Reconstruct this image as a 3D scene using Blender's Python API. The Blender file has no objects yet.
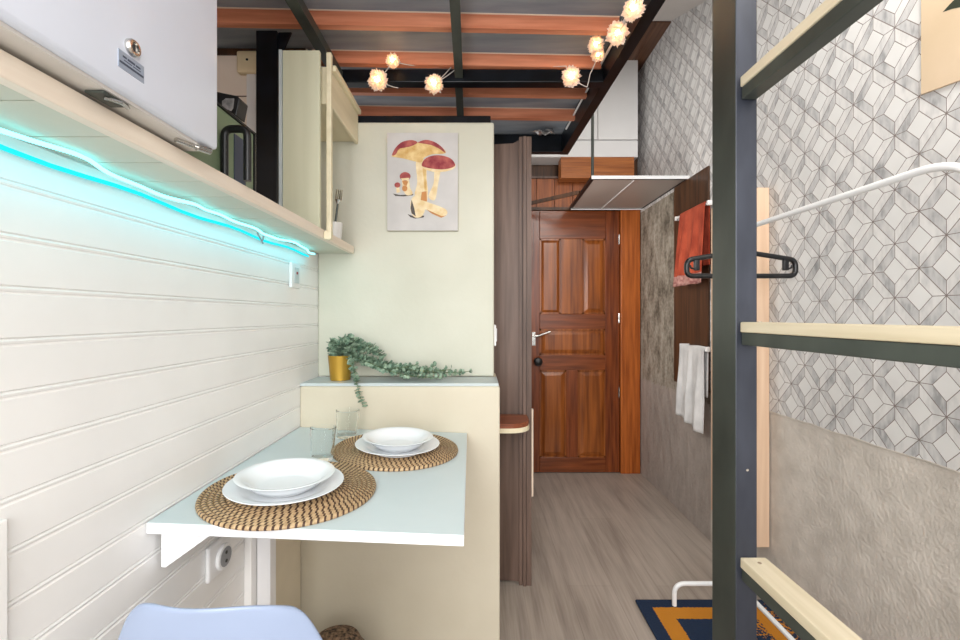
import bpy, bmesh, math, random
from mathutils import Vector, Matrix
random.seed(7)
D = bpy.data
scene = bpy.context.scene
C = scene.collection
PI = math.pi
F = 440.0; CX = 478.0; CY = 316.0; H = 1.15

# ---------------------------------------------------------------- camera
cam = D.cameras.new('camera'); camo = D.objects.new('camera', cam); C.objects.link(camo)
cam.sensor_width = 36; cam.lens = F * 36 / 960
cam.shift_x = (480 - CX) / 960; cam.shift_y = (CY - 320) / 960
cam.clip_start = 0.02
camo.location = (0, 0, H); camo.rotation_euler = (PI / 2, 0, 0)
scene.camera = camo

def at(px, py, y):
    """a point of the room at depth y"""
    return Vector(((px - CX) * y / F, y, H + (CY - py) * y / F))

# ---------------------------------------------------------------- materials
def lin(c):
    return tuple(((v / 255) / 12.92 if v / 255 <= .04045 else ((v / 255 + .055) / 1.055) ** 2.4) for v in c) + (1,)

def base_mat(name, rough=.5, metal=0.0):
    m = D.materials.new(name); m.use_nodes = True
    b = m.node_tree.nodes['Principled BSDF']
    b.inputs['Roughness'].default_value = rough
    b.inputs['Metallic'].default_value = metal
    return m, m.node_tree, b

def noise_mat(name, c1, c2, scale=(8, 8, 8), rough=.5, metal=0.0, detail=4, bump=0.0, bump_scale=None, lo=.35, hi=.65, nscale=1.0, trans=0.0, bdist=.01):
    m, nt, b = base_mat(name, rough, metal)
    N = nt.nodes; L = nt.links
    tc = N.new('ShaderNodeTexCoord'); mp = N.new('ShaderNodeMapping'); mp.inputs['Scale'].default_value = scale
    L.new(tc.outputs['Object'], mp.inputs['Vector'])
    nz = N.new('ShaderNodeTexNoise'); nz.inputs['Scale'].default_value = nscale; nz.inputs['Detail'].default_value = detail
    L.new(mp.outputs['Vector'], nz.inputs['Vector'])
    cr = N.new('ShaderNodeValToRGB')
    cr.color_ramp.elements[0].position = lo; cr.color_ramp.elements[0].color = lin(c1)
    cr.color_ramp.elements[1].position = hi; cr.color_ramp.elements[1].color = lin(c2)
    L.new(nz.outputs['Fac'], cr.inputs['Fac']); L.new(cr.outputs['Color'], b.inputs['Base Color'])
    if bump:
        bp = N.new('ShaderNodeBump'); bp.inputs['Strength'].default_value = bump; bp.inputs['Distance'].default_value = bdist
        src = nz
        if bump_scale:
            nz2 = N.new('ShaderNodeTexNoise'); nz2.inputs['Scale'].default_value = bump_scale; nz2.inputs['Detail'].default_value = 6
            L.new(tc.outputs['Object'], nz2.inputs['Vector']); src = nz2
        L.new(src.outputs['Fac'], bp.inputs['Height']); L.new(bp.outputs['Normal'], b.inputs['Normal'])
    if trans: b.inputs['Transmission Weight'].default_value = trans
    return m

def plain(name, c, rough=.5, metal=0.0, var=5, scale=6):
    c1 = tuple(max(0, v - var) for v in c); c2 = tuple(min(255, v + var) for v in c)
    return noise_mat(name, c1, c2, (scale,) * 3, rough, metal)

def emit_mat(name, c, s):
    m = D.materials.new(name); m.use_nodes = True; nt = m.node_tree
    nt.nodes.remove(nt.nodes['Principled BSDF'])
    e = nt.nodes.new('ShaderNodeEmission'); e.inputs['Color'].default_value = lin(c); e.inputs['Strength'].default_value = s
    nt.links.new(e.outputs['Emission'], nt.nodes['Material Output'].inputs['Surface'])
    return m

class G:
    """small node-math helper"""
    def __init__(s, nt): s.nt = nt
    def m(s, op, a, b=None, c=None):
        n = s.nt.nodes.new('ShaderNodeMath'); n.operation = op
        for i, v in enumerate((a, b, c)):
            if v is None: continue
            if isinstance(v, (int, float)): n.inputs[i].default_value = v
            else: s.nt.links.new(v, n.inputs[i])
        return n.outputs[0]
    def mix(s, f, a, b):
        n = s.nt.nodes.new('ShaderNodeMix'); n.data_type = 'RGBA'
        for v, k in ((f, 0), (a, 6), (b, 7)):
            if isinstance(v, tuple): n.inputs[k].default_value = v
            elif isinstance(v, (int, float)): n.inputs[k].default_value = v
            else: s.nt.links.new(v, n.inputs[k])
        return n.outputs[2]
    def ramp(s, f, stops):
        n = s.nt.nodes.new('ShaderNodeValToRGB')
        while len(n.color_ramp.elements) < len(stops): n.color_ramp.elements.new(.5)
        for e, (p, c) in zip(n.color_ramp.elements, stops): e.position = p; e.color = lin(c)
        s.nt.links.new(f, n.inputs['Fac']); return n.outputs['Color']
    def noise(s, vec, scale, detail=4, sc=(1, 1, 1)):
        mp = s.nt.nodes.new('ShaderNodeMapping'); mp.inputs['Scale'].default_value = sc
        s.nt.links.new(vec, mp.inputs['Vector'])
        n = s.nt.nodes.new('ShaderNodeTexNoise'); n.inputs['Scale'].default_value = scale; n.inputs['Detail'].default_value = detail
        s.nt.links.new(mp.outputs['Vector'], n.inputs['Vector']); return n.outputs['Fac']
    def bump(s, h, b, strength, dist=.01):
        n = s.nt.nodes.new('ShaderNodeBump'); n.inputs['Strength'].default_value = strength; n.inputs['Distance'].default_value = dist
        s.nt.links.new(h, n.inputs['Height']); s.nt.links.new(n.outputs['Normal'], b.inputs['Normal'])

def wood(name, c1, c2, axis='z', rough=.45, fine=60, bump=.15):
    sc = [fine, fine, fine]; sc['xyz'.index(axis)] = fine / 18
    return noise_mat(name, c1, c2, sc, rough, detail=5, bump=bump, lo=.3, hi=.7, bdist=.003)

def wallpaper_mat():
    m, nt, b = base_mat('wallpaper', .55); g = G(nt)
    tc = nt.nodes.new('ShaderNodeTexCoord'); sp = nt.nodes.new('ShaderNodeSeparateXYZ')
    nt.links.new(tc.outputs['Object'], sp.inputs[0]); P = tc.outputs['Object']
    U = g.m('DIVIDE', g.m('SUBTRACT', sp.outputs['Y'], 1.252), .0690)
    V = g.m('DIVIDE', g.m('SUBTRACT', sp.outputs['Z'], H + (CY - 243.8) * 1.252 / F), .0769)
    s = g.m('MULTIPLY', g.m('ADD', U, V), .5); t = g.m('MULTIPLY', g.m('SUBTRACT', U, V), .5)
    fs = g.m('SUBTRACT', g.m('FRACT', g.m('ADD', s, 100)), .5); ft = g.m('SUBTRACT', g.m('FRACT', g.m('ADD', t, 100)), .5)
    as_ = g.m('ABSOLUTE', fs); at_ = g.m('ABSOLUTE', ft)
    d = g.m('MAXIMUM', as_, at_)
    outer = g.m('GREATER_THAN', d, .25)
    sdom = g.m('GREATER_THAN', as_, at_)
    dom = g.m('ADD', g.m('MULTIPLY', sdom, fs), g.m('MULTIPLY', g.m('SUBTRACT', 1, sdom), ft))
    grey = g.m('MULTIPLY', outer, g.m('GREATER_THAN', dom, 0))
    soft = g.m('MULTIPLY', outer, g.m('LESS_THAN', dom, 0))
    e1 = g.m('GREATER_THAN', d, .489)
    e2 = g.m('LESS_THAN', g.m('ABSOLUTE', g.m('SUBTRACT', d, .25)), .0095)
    e3 = g.m('MULTIPLY', outer, g.m('LESS_THAN', g.m('ABSOLUTE', g.m('SUBTRACT', as_, at_)), .0125))
    line = g.m('MAXIMUM', g.m('MAXIMUM', e1, e2), e3)
    # veining runs along each strip
    na = g.noise(P, 26, 6, (1, 1.0, .45)); nb = g.noise(P, 90, 4, (1, 1, .35)); nc = g.noise(P, 9, 3)
    vein = g.m('ADD', g.m('MULTIPLY', na, .65), g.m('MULTIPLY', nb, .35))
    white = g.ramp(nc, [(.3, (222, 222, 221)), (.7, (231, 231, 230))])
    gr = g.ramp(vein, [(.36, (158, 159, 161)), (.47, (194, 194, 195)), (.62, (214, 213, 212))])
    sf = g.ramp(vein, [(.34, (202, 202, 202)), (.5, (223, 222, 221)), (.65, (231, 230, 229))])
    col = g.mix(grey, g.mix(soft, white, sf), gr)
    col = g.mix(line, col, lin((128, 116, 112)))
    nt.links.new(col, b.inputs['Base Color'])
    g.bump(g.m('SUBTRACT', vein, g.m('MULTIPLY', line, .4)), b, .12, .002)
    return m

def floor_mat():
    m, nt, b = base_mat('laminate', .42); g = G(nt)
    tc = nt.nodes.new('ShaderNodeTexCoord'); sp = nt.nodes.new('ShaderNodeSeparateXYZ'); nt.links.new(tc.outputs['Object'], sp.inputs[0])
    cb = nt.nodes.new('ShaderNodeCombineXYZ'); nt.links.new(sp.outputs['Y'], cb.inputs[0]); nt.links.new(sp.outputs['X'], cb.inputs[1])
    br = nt.nodes.new('ShaderNodeTexBrick'); nt.links.new(cb.outputs[0], br.inputs['Vector'])
    br.inputs['Scale'].default_value = 1; br.inputs['Brick Width'].default_value = 1.25; br.inputs['Row Height'].default_value = .19
    br.inputs['Mortar Size'].default_value = .0012; br.inputs['Color1'].default_value = (.4, .4, .4, 1); br.inputs['Color2'].default_value = (.62, .62, .62, 1); br.inputs['Mortar'].default_value = (.12, .12, .12, 1)
    n1 = g.noise(tc.outputs['Object'], 1, 6, (24, 1.6, 24)); n2 = g.noise(tc.outputs['Object'], 1, 4, (120, 5, 20))
    n3 = g.noise(tc.outputs['Object'], 2.2, 3)
    f = g.m('ADD', g.m('MULTIPLY', n1, .5), g.m('ADD', g.m('MULTIPLY', n2, .3), g.m('MULTIPLY', n3, .2)))
    sc = nt.nodes.new('ShaderNodeSeparateColor'); nt.links.new(br.outputs['Color'], sc.inputs[0])
    f2 = g.m('ADD', f, g.m('MULTIPLY', g.m('SUBTRACT', sc.outputs[0], .5), .28))
    nt.links.new(g.ramp(f2, [(.3, (134, 125, 116)), (.5, (168, 158, 148)), (.68, (188, 178, 168))]), b.inputs['Base Color'])
    g.bump(f, b, .12, .003)
    return m

def stone_mat():
    m, nt, b = base_mat('stone', .8); g = G(nt)
    tc = nt.nodes.new('ShaderNodeTexCoord'); P = tc.outputs['Object']; sp = nt.nodes.new('ShaderNodeSeparateXYZ'); nt.links.new(P, sp.inputs[0])
    a = g.noise(P, 16, 9, (1, 1, .45)); c = g.noise(P, 48, 8); e = g.noise(P, 1.9, 3)
    f = g.m('ADD', g.m('MULTIPLY', a, .5), g.m('ADD', g.m('MULTIPLY', c, .25), g.m('MULTIPLY', e, .25)))
    col = g.ramp(f, [(.38, (96, 89, 78)), (.46, (138, 130, 117)), (.54, (166, 159, 146)), (.66, (194, 188, 177))])
    low = g.ramp(f, [(.34, (158, 149, 142)), (.52, (177, 168, 161)), (.7, (192, 184, 177))])
    k = g.m('LESS_THAN', g.m('ADD', sp.outputs['Z'], g.m('MULTIPLY', c, .12)), .76)
    nt.links.new(g.mix(k, col, low), b.inputs['Base Color'])
    g.bump(f, b, .75, .03)
    return m

def mat_weave():
    m, nt, b = base_mat('rattan', .6); g = G(nt)
    tc = nt.nodes.new('ShaderNodeTexCoord'); sp = nt.nodes.new('ShaderNodeSeparateXYZ'); nt.links.new(tc.outputs['Object'], sp.inputs[0])
    x, y = sp.outputs['X'], sp.outputs['Y']
    r = g.m('SQRT', g.m('ADD', g.m('MULTIPLY', x, x), g.m('MULTIPLY', y, y)))
    a = g.m('ADD', g.m('DIVIDE', g.m('ARCTAN2', y, x), 2 * PI), .5)
    rr = g.m('DIVIDE', r, RING); ri = g.m('FLOOR', rr); rf = g.m('FRACT', rr)
    n = g.m('ROUND', g.m('MULTIPLY', g.m('ADD', ri, .5), RING * 2 * PI / .0128))
    ph = g.m('FRACT', g.m('ADD', g.m('ADD', g.m('MULTIPLY', a, n), g.m('MULTIPLY', ri, .37)), g.m('MULTIPLY', rf, .55)))
    edge = g.m('MULTIPLY', g.m('GREATER_THAN', rf, .12), g.m('LESS_THAN', rf, .97))
    dash = g.m('MULTIPLY', g.m('LESS_THAN', ph, .36), edge)
    nz = g.noise(tc.outputs['Object'], 120, 3)
    straw = g.ramp(nz, [(.3, (166, 136, 98)), (.7, (208, 180, 140))])
    groove = g.m('SUBTRACT', 1, edge)
    col = g.mix(g.m('MULTIPLY', groove, .55), straw, lin((110, 78, 44)))
    col = g.mix(dash, col, lin((74, 48, 32)))
    nt.links.new(col, b.inputs['Base Color'])
    g.bump(g.m('ADD', g.m('PINGPONG', ph, .5), g.m('MULTIPLY', edge, .3)), b, .5, .004)
    return m
RING = .0108

def rug_mat(x0, x1, y0, y1):
    m, nt, b = base_mat('rug_pile', .95); g = G(nt)
    tc = nt.nodes.new('ShaderNodeTexCoord'); P = tc.outputs['Object']; sp = nt.nodes.new('ShaderNodeSeparateXYZ'); nt.links.new(P, sp.inputs[0])
    n = g.m('MULTIPLY', g.m('SUBTRACT', g.noise(P, 160, 3), .5), .012)
    dx = g.m('MINIMUM', g.m('SUBTRACT', sp.outputs['X'], x0), g.m('SUBTRACT', x1, sp.outputs['X']))
    dy = g.m('MINIMUM', g.m('SUBTRACT', sp.outputs['Y'], y0), g.m('SUBTRACT', y1, sp.outputs['Y']))
    d = g.m('ADD', g.m('MINIMUM', dx, dy), n)
    band = g.m('MULTIPLY', g.m('GREATER_THAN', d, .05), g.m('LESS_THAN', d, .115))
    # a scattered tuft motif in the right half of the field
    mx = g.m('DIVIDE', g.m('SUBTRACT', sp.outputs['X'], 1.08), .11); my = g.m('DIVIDE', g.m('SUBTRACT', sp.outputs['Y'], 1.62), .12)
    rad = g.m('SQRT', g.m('ADD', g.m('MULTIPLY', mx, mx), g.m('MULTIPLY', my, my)))
    spk = g.m('GREATER_THAN', g.m('SUBTRACT', g.noise(P, 90, 2), g.m('MULTIPLY', rad, .22)), .40)
    k = g.m('MAXIMUM', band, spk)
    col = g.mix(k, lin((12, 38, 68)), lin((200, 130, 30)))
    nt.links.new(col, b.inputs['Base Color']); g.bump(g.noise(P, 300, 3), b, .7, .006)
    return m

M = dict(
    white_panel=plain('white_paint', (245, 244, 242), .38, var=2),
    cream_wall=noise_mat('cream_plaster', (202, 202, 186), (211, 211, 196), (3, 3, 3), .6, bump=.12, bump_scale=60, bdist=.004),
    cream_low=noise_mat('warm_cream_plaster', (206, 197, 176), (214, 206, 186), (3, 3, 3), .6, bump=.12, bump_scale=60, bdist=.004),
    beige_panel=plain('beige_paint', (226, 214, 190), .5, var=4),
    upper_wall=plain('pinkish_cream_paint', (240, 226, 212), .5, var=4),
    ledge=plain('grey_ledge_paint', (196, 206, 208), .4, var=4),
    white_ceiling=plain('white_ceiling_paint', (214, 210, 206), .7, var=3),
    concrete=noise_mat('rough_concrete', (200, 193, 184), (219, 212, 203), (14, 14, 14), .85, bump=.55, bump_scale=85, bdist=.007, detail=8),
    wallpaper=wallpaper_mat(), floor=floor_mat(), stone=stone_mat(),
    door=wood('varnished_mahogany', (86, 38, 13), (140, 70, 30), 'z', .25),
    door_h=wood('varnished_mahogany_cross', (92, 44, 16), (138, 70, 31), 'x', .25),
    door_panel=wood('varnished_panel', (96, 46, 15), (166, 94, 38), 'z', .22, 34),
    jamb=wood('bright_orange_wood', (140, 68, 20), (190, 104, 42), 'z', .3),
    jamb_h=wood('orange_wood_cross', (142, 78, 34), (184, 112, 56), 'x', .35),
    transom=wood('reddish_planks', (120, 62, 26), (172, 96, 44), 'z', .4),
    brown=wood('dark_brown_wood', (50, 32, 20), (94, 62, 38), 'z', .4),
    brown_ceil=wood('brown_ceiling_wood', (82, 54, 38), (120, 82, 58), 'y', .4),
    grey_brown=wood('weathered_brown_wood', (82, 64, 55), (120, 98, 87), 'z', .5, 40),
    joist=wood('joist_red_wood', (190, 114, 82), (226, 150, 116), 'x', .5, 50),
    deck=noise_mat('grey_deck_board', (128, 138, 150), (154, 163, 172), (3, 20, 20), .7),
    joist_edge=plain('pale_edge', (226, 206, 186), .5),
    steel=noise_mat('black_steel', (7, 9, 12), (20, 25, 32), (9, 9, 9), .34, .05),
    steel_grey=noise_mat('grey_steel', (58, 64, 60), (80, 86, 80), (6, 6, 3), .42, .3),
    steel_blue=noise_mat('bluish_steel', (40, 44, 54), (60, 64, 75), (12, 12, 4), .4, .3),
    pine=wood('raw_pine', (205, 191, 160), (226, 214, 188), 'y', .55, 40),
    pine_z=wood('pink_pine', (214, 180, 150), (230, 200, 172), 'z', .55, 40),
    shelf_wood=wood('pale_shelf_wood', (228, 212, 194), (242, 230, 214), 'y', .5, 40),
    cream_wood=wood('pale_cream_wood', (222, 212, 180), (236, 226, 196), 'y', .5, 30),
    green_cream=wood('green_cream_panel', (208, 208, 180), (220, 220, 194), 'z', .55, 20),
    white_gloss=plain('white_gloss', (224, 230, 243), .22, var=2),
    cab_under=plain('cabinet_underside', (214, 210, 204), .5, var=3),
    chrome=noise_mat('chrome', (190, 188, 184), (220, 218, 214), (30, 30, 30), .18, 1.0),
    label=plain('silver_label', (160, 172, 190), .4, .3),
    ink=plain('dark_ink', (66, 74, 92), .6),
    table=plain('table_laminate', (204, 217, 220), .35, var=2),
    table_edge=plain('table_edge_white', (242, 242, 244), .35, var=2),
    china=plain('white_china', (240, 243, 246), .15, var=1),
    white_plastic=plain('white_plastic', (236, 236, 236), .35, var=2),
    grey_plastic=plain('grey_plastic', (150, 152, 156), .5),
    black_plastic=plain('black_plastic', (20, 21, 23), .35, var=4),
    cream_plastic=plain('cream_plastic', (232, 216, 180), .4),
    appliance=plain('sage_enamel', (120, 138, 108), .35),
    gold=noise_mat('gold_pot', (176, 132, 40), (214, 172, 76), (14, 14, 3), .32, .75),
    soil=noise_mat('soil', (46, 36, 28), (76, 60, 46), (60, 60, 60), .95),
    leaf=noise_mat('grey_green_leaf', (92, 122, 102), (166, 188, 164), (55, 55, 55), .55),
    stem=plain('green_stem', (96, 112, 72), .6),
    canvas=noise_mat('print_paper', (196, 194, 192), (206, 204, 202), (10, 10, 10), .8),
    canvas_side=plain('canvas_side', (190, 180, 160), .8),
    red=noise_mat('print_red', (140, 52, 62), (184, 100, 92), (40, 40, 40), .8),
    tan=noise_mat('print_tan', (206, 164, 98), (232, 206, 148), (40, 40, 40), .8),
    cream_ink=noise_mat('print_cream', (226, 200, 150), (240, 224, 188), (40, 40, 40), .8),
    orange_ink=plain('print_orange', (198, 138, 84), .8),
    dark_ink=plain('print_dark', (84, 78, 74), .8),
    poster=noise_mat('poster_paper', (206, 184, 154), (216, 194, 166), (5, 5, 5), .8),
    leaf_ink=plain('poster_leaf', (52, 58, 44), .8),
    orange_towel=noise_mat('orange_towel', (152, 58, 36), (186, 82, 54), (40, 12, 12), .95, bump=.6, bump_scale=350, bdist=.003),
    towel_hem=noise_mat('towel_hem', (150, 96, 92), (196, 150, 140), (60, 60, 60), .95),
    white_towel=noise_mat('white_towel', (206, 206, 206), (228, 228, 228), (20, 10, 10), .95, bump=.6, bump_scale=350, bdist=.003),
    rack=plain('white_enamel', (238, 240, 242), .3, var=2),
    chair=plain('pale_blue_plastic', (142, 155, 180), .4, var=2),
    beech=wood('beech', (206, 168, 118), (224, 190, 142), 'z', .5),
    led=emit_mat('cyan_led', (130, 246, 255), 3.4),
    led_deep=emit_mat('deep_cyan_led', (40, 225, 240), 1.3),
    bulb=emit_mat('warm_bulb', (255, 206, 144), 26.0),
    wire=plain('clear_wire', (200, 196, 190), .4),
    foil=noise_mat('foil', (150, 150, 150), (216, 216, 216), (60, 60, 60), .35, .7),
    corner_shelf=wood('reddish_shelf', (112, 56, 32), (150, 84, 52), 'x', .35),
    basket=noise_mat('dark_weave', (42, 32, 26), (150, 122, 96), (90, 90, 140), .8, bump=.8, bdist=.01),
    cup_white=plain('cup_white', (226, 224, 220), .35),
)
def glassy(name, c, rough, alpha=1.0, ior=1.45, tr=1.0):
    m, nt, b = base_mat(name, rough); b.inputs['Base Color'].default_value = lin(c)
    b.inputs['Transmission Weight'].default_value = tr; b.inputs['IOR'].default_value = ior
    return m
M['steel'].node_tree.nodes['Principled BSDF'].inputs['Specular IOR Level'].default_value = .25
M['glass'] = glassy('clear_glass', (252, 254, 254), .0, 1.0, 1.22)
M['smoke'] = glassy('smoked_glass', (206, 198, 192), .4, tr=.5)
def petal_mat():
    m = D.materials.new('feather_petal'); m.use_nodes = True; nt = m.node_tree; N = nt.nodes
    N.remove(N['Principled BSDF'])
    a = N.new('ShaderNodeBsdfDiffuse'); a.inputs['Color'].default_value = (.9, .86, .84, 1)
    t = N.new('ShaderNodeBsdfTranslucent'); t.inputs['Color'].default_value = (1, .9, .8, 1)
    x = N.new('ShaderNodeMixShader'); x.inputs[0].default_value = .6
    nt.links.new(a.outputs[0], x.inputs[1]); nt.links.new(t.outputs[0], x.inputs[2])
    nt.links.new(x.outputs[0], N['Material Output'].inputs['Surface']); return m
M['petal'] = petal_mat()
M['rattan'] = mat_weave()

# ---------------------------------------------------------------- mesh helpers
def box(bm, x0, x1, y0, y1, z0, z1, mi=0):
    vs = [bm.verts.new(p) for p in ((x0, y0, z0), (x1, y0, z0), (x1, y1, z0), (x0, y1, z0), (x0, y0, z1), (x1, y0, z1), (x1, y1, z1), (x0, y1, z1))]
    for f in ((3, 2, 1, 0), (4, 5, 6, 7), (0, 1, 5, 4), (1, 2, 6, 5), (2, 3, 7, 6), (3, 0, 4, 7)):
        bm.faces.new([vs[i] for i in f]).material_index = mi
    return vs

def bevel(bm, w, seg=2):
    bmesh.ops.bevel(bm, geom=list(bm.edges), offset=w, segments=seg, profile=.5, affect='EDGES', clamp_overlap=True)

def bbox(x0, x1, y0, y1, z0, z1, bv=.002, seg=2):
    bm = bmesh.new(); box(bm, x0, x1, y0, y1, z0, z1)
    if bv: bevel(bm, bv, seg)
    return bm

def beam(bm, p, q, w, h, up=(0, 0, 1)):
    """rectangular bar from p to q, width w sideways, height h along up"""
    p = Vector(p); q = Vector(q); d = (q - p).normalized(); up = Vector(up)
    s = d.cross(up).normalized(); u = s.cross(d)
    ring = [(-1, -1), (1, -1), (1, 1), (-1, 1)]
    a = [bm.verts.new(p + s * i * w / 2 + u * j * h / 2) for i, j in ring]
    b = [bm.verts.new(q + s * i * w / 2 + u * j * h / 2) for i, j in ring]
    bm.faces.new(a); bm.faces.new(b[::-1])
    for i in range(4):
        k = (i + 1) % 4; bm.faces.new((a[k], a[i], b[i], b[k]))
    bmesh.ops.recalc_face_normals(bm, faces=bm.faces)

def tube(bm, pts, r, seg=10, closed=False):
    pts = [Vector(p) for p in pts]; n = len(pts)
    rs = r if isinstance(r, (list, tuple)) else [r] * n
    T = []
    for i in range(n):
        a = pts[(i - 1) % n] if (closed or i > 0) else pts[i]
        b = pts[(i + 1) % n] if (closed or i < n - 1) else pts[i]
        T.append((b - a).normalized())
    ref = Vector((0, 0, 1)) if abs(T[0].z) < .9 else Vector((1, 0, 0))
    nrm = (ref - T[0] * ref.dot(T[0])).normalized(); rings = []
    for i in range(n):
        nrm = (nrm - T[i] * nrm.dot(T[i])).normalized(); bn = T[i].cross(nrm)
        rings.append([bm.verts.new(pts[i] + (nrm * math.cos(2 * PI * k / seg) + bn * math.sin(2 * PI * k / seg)) * rs[i]) for k in range(seg)])
    for i in range(n if closed else n - 1):
        A = rings[i]; B = rings[(i + 1) % n]
        for k in range(seg):
            j = (k + 1) % seg; bm.faces.new((A[k], A[j], B[j], B[k]))
    if not closed:
        bm.faces.new(rings[0][::-1]); bm.faces.new(rings[-1])

def arc_path(pts, r, n=6):
    """polyline with rounded corners"""
    pts = [Vector(p) for p in pts]; out = [pts[0]]
    for i in range(1, len(pts) - 1):
        a, b, c = pts[i - 1], pts[i], pts[i + 1]
        u = (a - b).normalized(); v = (c - b).normalized()
        rr = min(r, (a - b).length * .49, (c - b).length * .49)
        p, q = b + u * rr, b + v * rr
        for k in range(n + 1):
            t = k / n; out.append(p * (1 - t) ** 2 + b * 2 * t * (1 - t) + q * t * t)
    out.append(pts[-1]); return out

def lathe(bm, prof, seg=32, c=(0, 0, 0), cap0=True, cap1=False):
    c = Vector(c); rings = []
    for r, z in prof:
        rings.append([bm.verts.new(c + Vector((r * math.cos(2 * PI * k / seg), r * math.sin(2 * PI * k / seg), z))) for k in range(seg)])
    for A, B in zip(rings, rings[1:]):
        for k in range(seg):
            j = (k + 1) % seg; bm.faces.new((A[k], A[j], B[j], B[k]))
    if cap0: bm.faces.new(rings[0][::-1])
    if cap1: bm.faces.new(rings[-1])

def poly_prism(bm, pts, d, mi=0):
    """flat polygon pts (3D) extruded by vector d"""
    d = Vector(d); a = [bm.verts.new(Vector(p)) for p in pts]; b = [bm.verts.new(Vector(p) + d) for p in pts]
    fs = [bm.faces.new(a), bm.faces.new(b[::-1])]
    n = len(pts)
    for i in range(n):
        j = (i + 1) % n; fs.append(bm.faces.new((a[j], a[i], b[i], b[j])))
    for f in fs: f.material_index = mi
    return fs

def thing(name, label, cat, loc=(0, 0, 0), rot=(0, 0, 0), group=None):
    o = D.objects.new(name, None); C.objects.link(o); o.empty_display_size = .05
    o.location = loc; o.rotation_euler = rot; o['label'] = label; o['category'] = cat
    if group: o['group'] = group
    return o

def obj(name, bm, mats, parent=None, local=False, smooth=False, fix=True):
    """link one mesh object; verts are given in room coordinates unless local"""
    if fix: bmesh.ops.recalc_face_normals(bm, faces=bm.faces)
    if parent is not None and not local:
        off = Vector(parent.location)
        if parent.parent: off = off + Vector(parent.parent.location)
        for v in bm.verts: v.co -= off
    me = D.meshes.new(name); bm.to_mesh(me); bm.free()
    for m in (mats if isinstance(mats, (list, tuple)) else [mats]): me.materials.append(m)
    if smooth:
        for p in me.polygons: p.use_smooth = True
        try: me.set_sharp_from_angle(angle=math.radians(40))
        except Exception: pass
    o = D.objects.new(name, me); C.objects.link(o)
    if parent is not None: o.parent = parent
    return o

def single(name, bm, mats, label, cat, group=None, smooth=False, loc=None, rot=None, local=False):
    if loc is not None and not local:
        for v in bm.verts: v.co -= Vector(loc)
    o = obj(name, bm, mats, smooth=smooth)
    if loc is not None: o.location = loc
    if rot is not None: o.rotation_euler = rot
    o['label'] = label; o['category'] = cat
    if group: o['group'] = group
    return o

def struct(name, bm, mats, parent=None, smooth=False):
    o = obj(name, bm, mats, parent, smooth=smooth)
    if parent is None: o['kind'] = 'structure'
    return o

def dup(root, loc, rot=None, label=None, group=None):
    r = root.copy(); C.objects.link(r); r.location = loc
    if rot is not None: r.rotation_euler = rot
    if label: r['label'] = label
    if group: r['group'] = group
    for ch in list(root.children):
        c = ch.copy(); C.objects.link(c); c.parent = r
        for g_ in ch.children:
            e = g_.copy(); C.objects.link(e); e.parent = c
    return r

XL = -.62; XR = 1.19

# ================================================================ THE SETTING
struct('floor', bbox(XL - .1, XR + .1, -1.2, 3.45, -.05, 0, 0), M['floor'])

# left wall: beaded boards up to the shelf, smooth above
bm = bmesh.new()
prof = []; z = .0; step = .0698; first = 1.185 - 17 * step
prof.append((XL, -.0))
k = 0
while first + k * step < 1.40:
    zz = first + k * step; k += 1
    if zz < .02: continue
    prof += [(XL, zz - .0065), (XL - .0025, zz - .0045), (XL - .0025, zz - .003), (XL - .0005, zz - .0015), (XL + .0005, zz + .001), (XL - .0005, zz + .0035), (XL - .003, zz + .0045), (XL, zz + .0065)]
prof.append((XL, 1.4165))
y0, y1 = -1.2, 1.72
A = [bm.verts.new((x, y0, zz)) for x, zz in prof]; B = [bm.verts.new((x, y1, zz)) for x, zz in prof]
for i in range(len(prof) - 1): bm.faces.new((A[i], A[i + 1], B[i + 1], B[i]))
e0 = bm.verts.new((XL - .08, y0, 0)); e1 = bm.verts.new((XL - .08, y1, 0)); e2 = bm.verts.new((XL - .08, y1, 1.4165)); e3 = bm.verts.new((XL - .08, y0, 1.4165))
bm.faces.new((e0, e1, e2, e3)); bm.faces.new((A[-1], e3, e2, B[-1])); bm.faces.new((e0, A[0], B[0], e1))
wl = struct('wall_left', bm, M['white_panel'])
XU = -1.16
struct('wall_left_upper', bbox(XU - .08, XU, -1.2, 1.72, 1.30, 2.6, 0), M['upper_wall'])
struct('wall_left_ledge', bbox(XU, XL - .0805, -1.2, 1.72, 1.30, 1.4165, 0), M['shelf_wood'])
b_ = bmesh.new(); box(b_, XU, -.625, 1.61, 1.72, 1.417, 2.128)
struct('wall_recess', b_, M['upper_wall'])
b_ = bmesh.new(); box(b_, XU + .001, -.63, 1.608, 1.6101, 1.952, 1.955); box(b_, XU + .001, -.63, 1.606, 1.6101, 2.103, 2.127)
struct('trim_12', b_, M['brown'])
struct('trim_1', bbox(XL, XL + .004, 1.222, 1.528, .0, .735, 0), M['beige_panel'])
struct('trim_2', bbox(XL, XL + .02, 1.165, 1.21, .0, .735, .002), M['white_panel'])
struct('trim_3', bbox(XL, XL + .006, .30, .5755, .0, .885, .002), M['white_panel'])

# chimney breast: tall upper part and the thicker base with its ledge
bm = bmesh.new(); box(bm, XL, .062, 1.70, 1.90, .915, 1.90); bevel(bm, .008, 3)
struct('wall_center', bm, M['cream_wall'])
bm = bmesh.new(); box(bm, XL, .076, 1.53, 1.90, 0, .905); bevel(bm, .006, 3)
struct('wall_center_low', bm, M['cream_low'])
struct('trim_4', bbox(XL, .072, 1.533, 1.70, .905, .9155, .002), M['ledge'])
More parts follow.
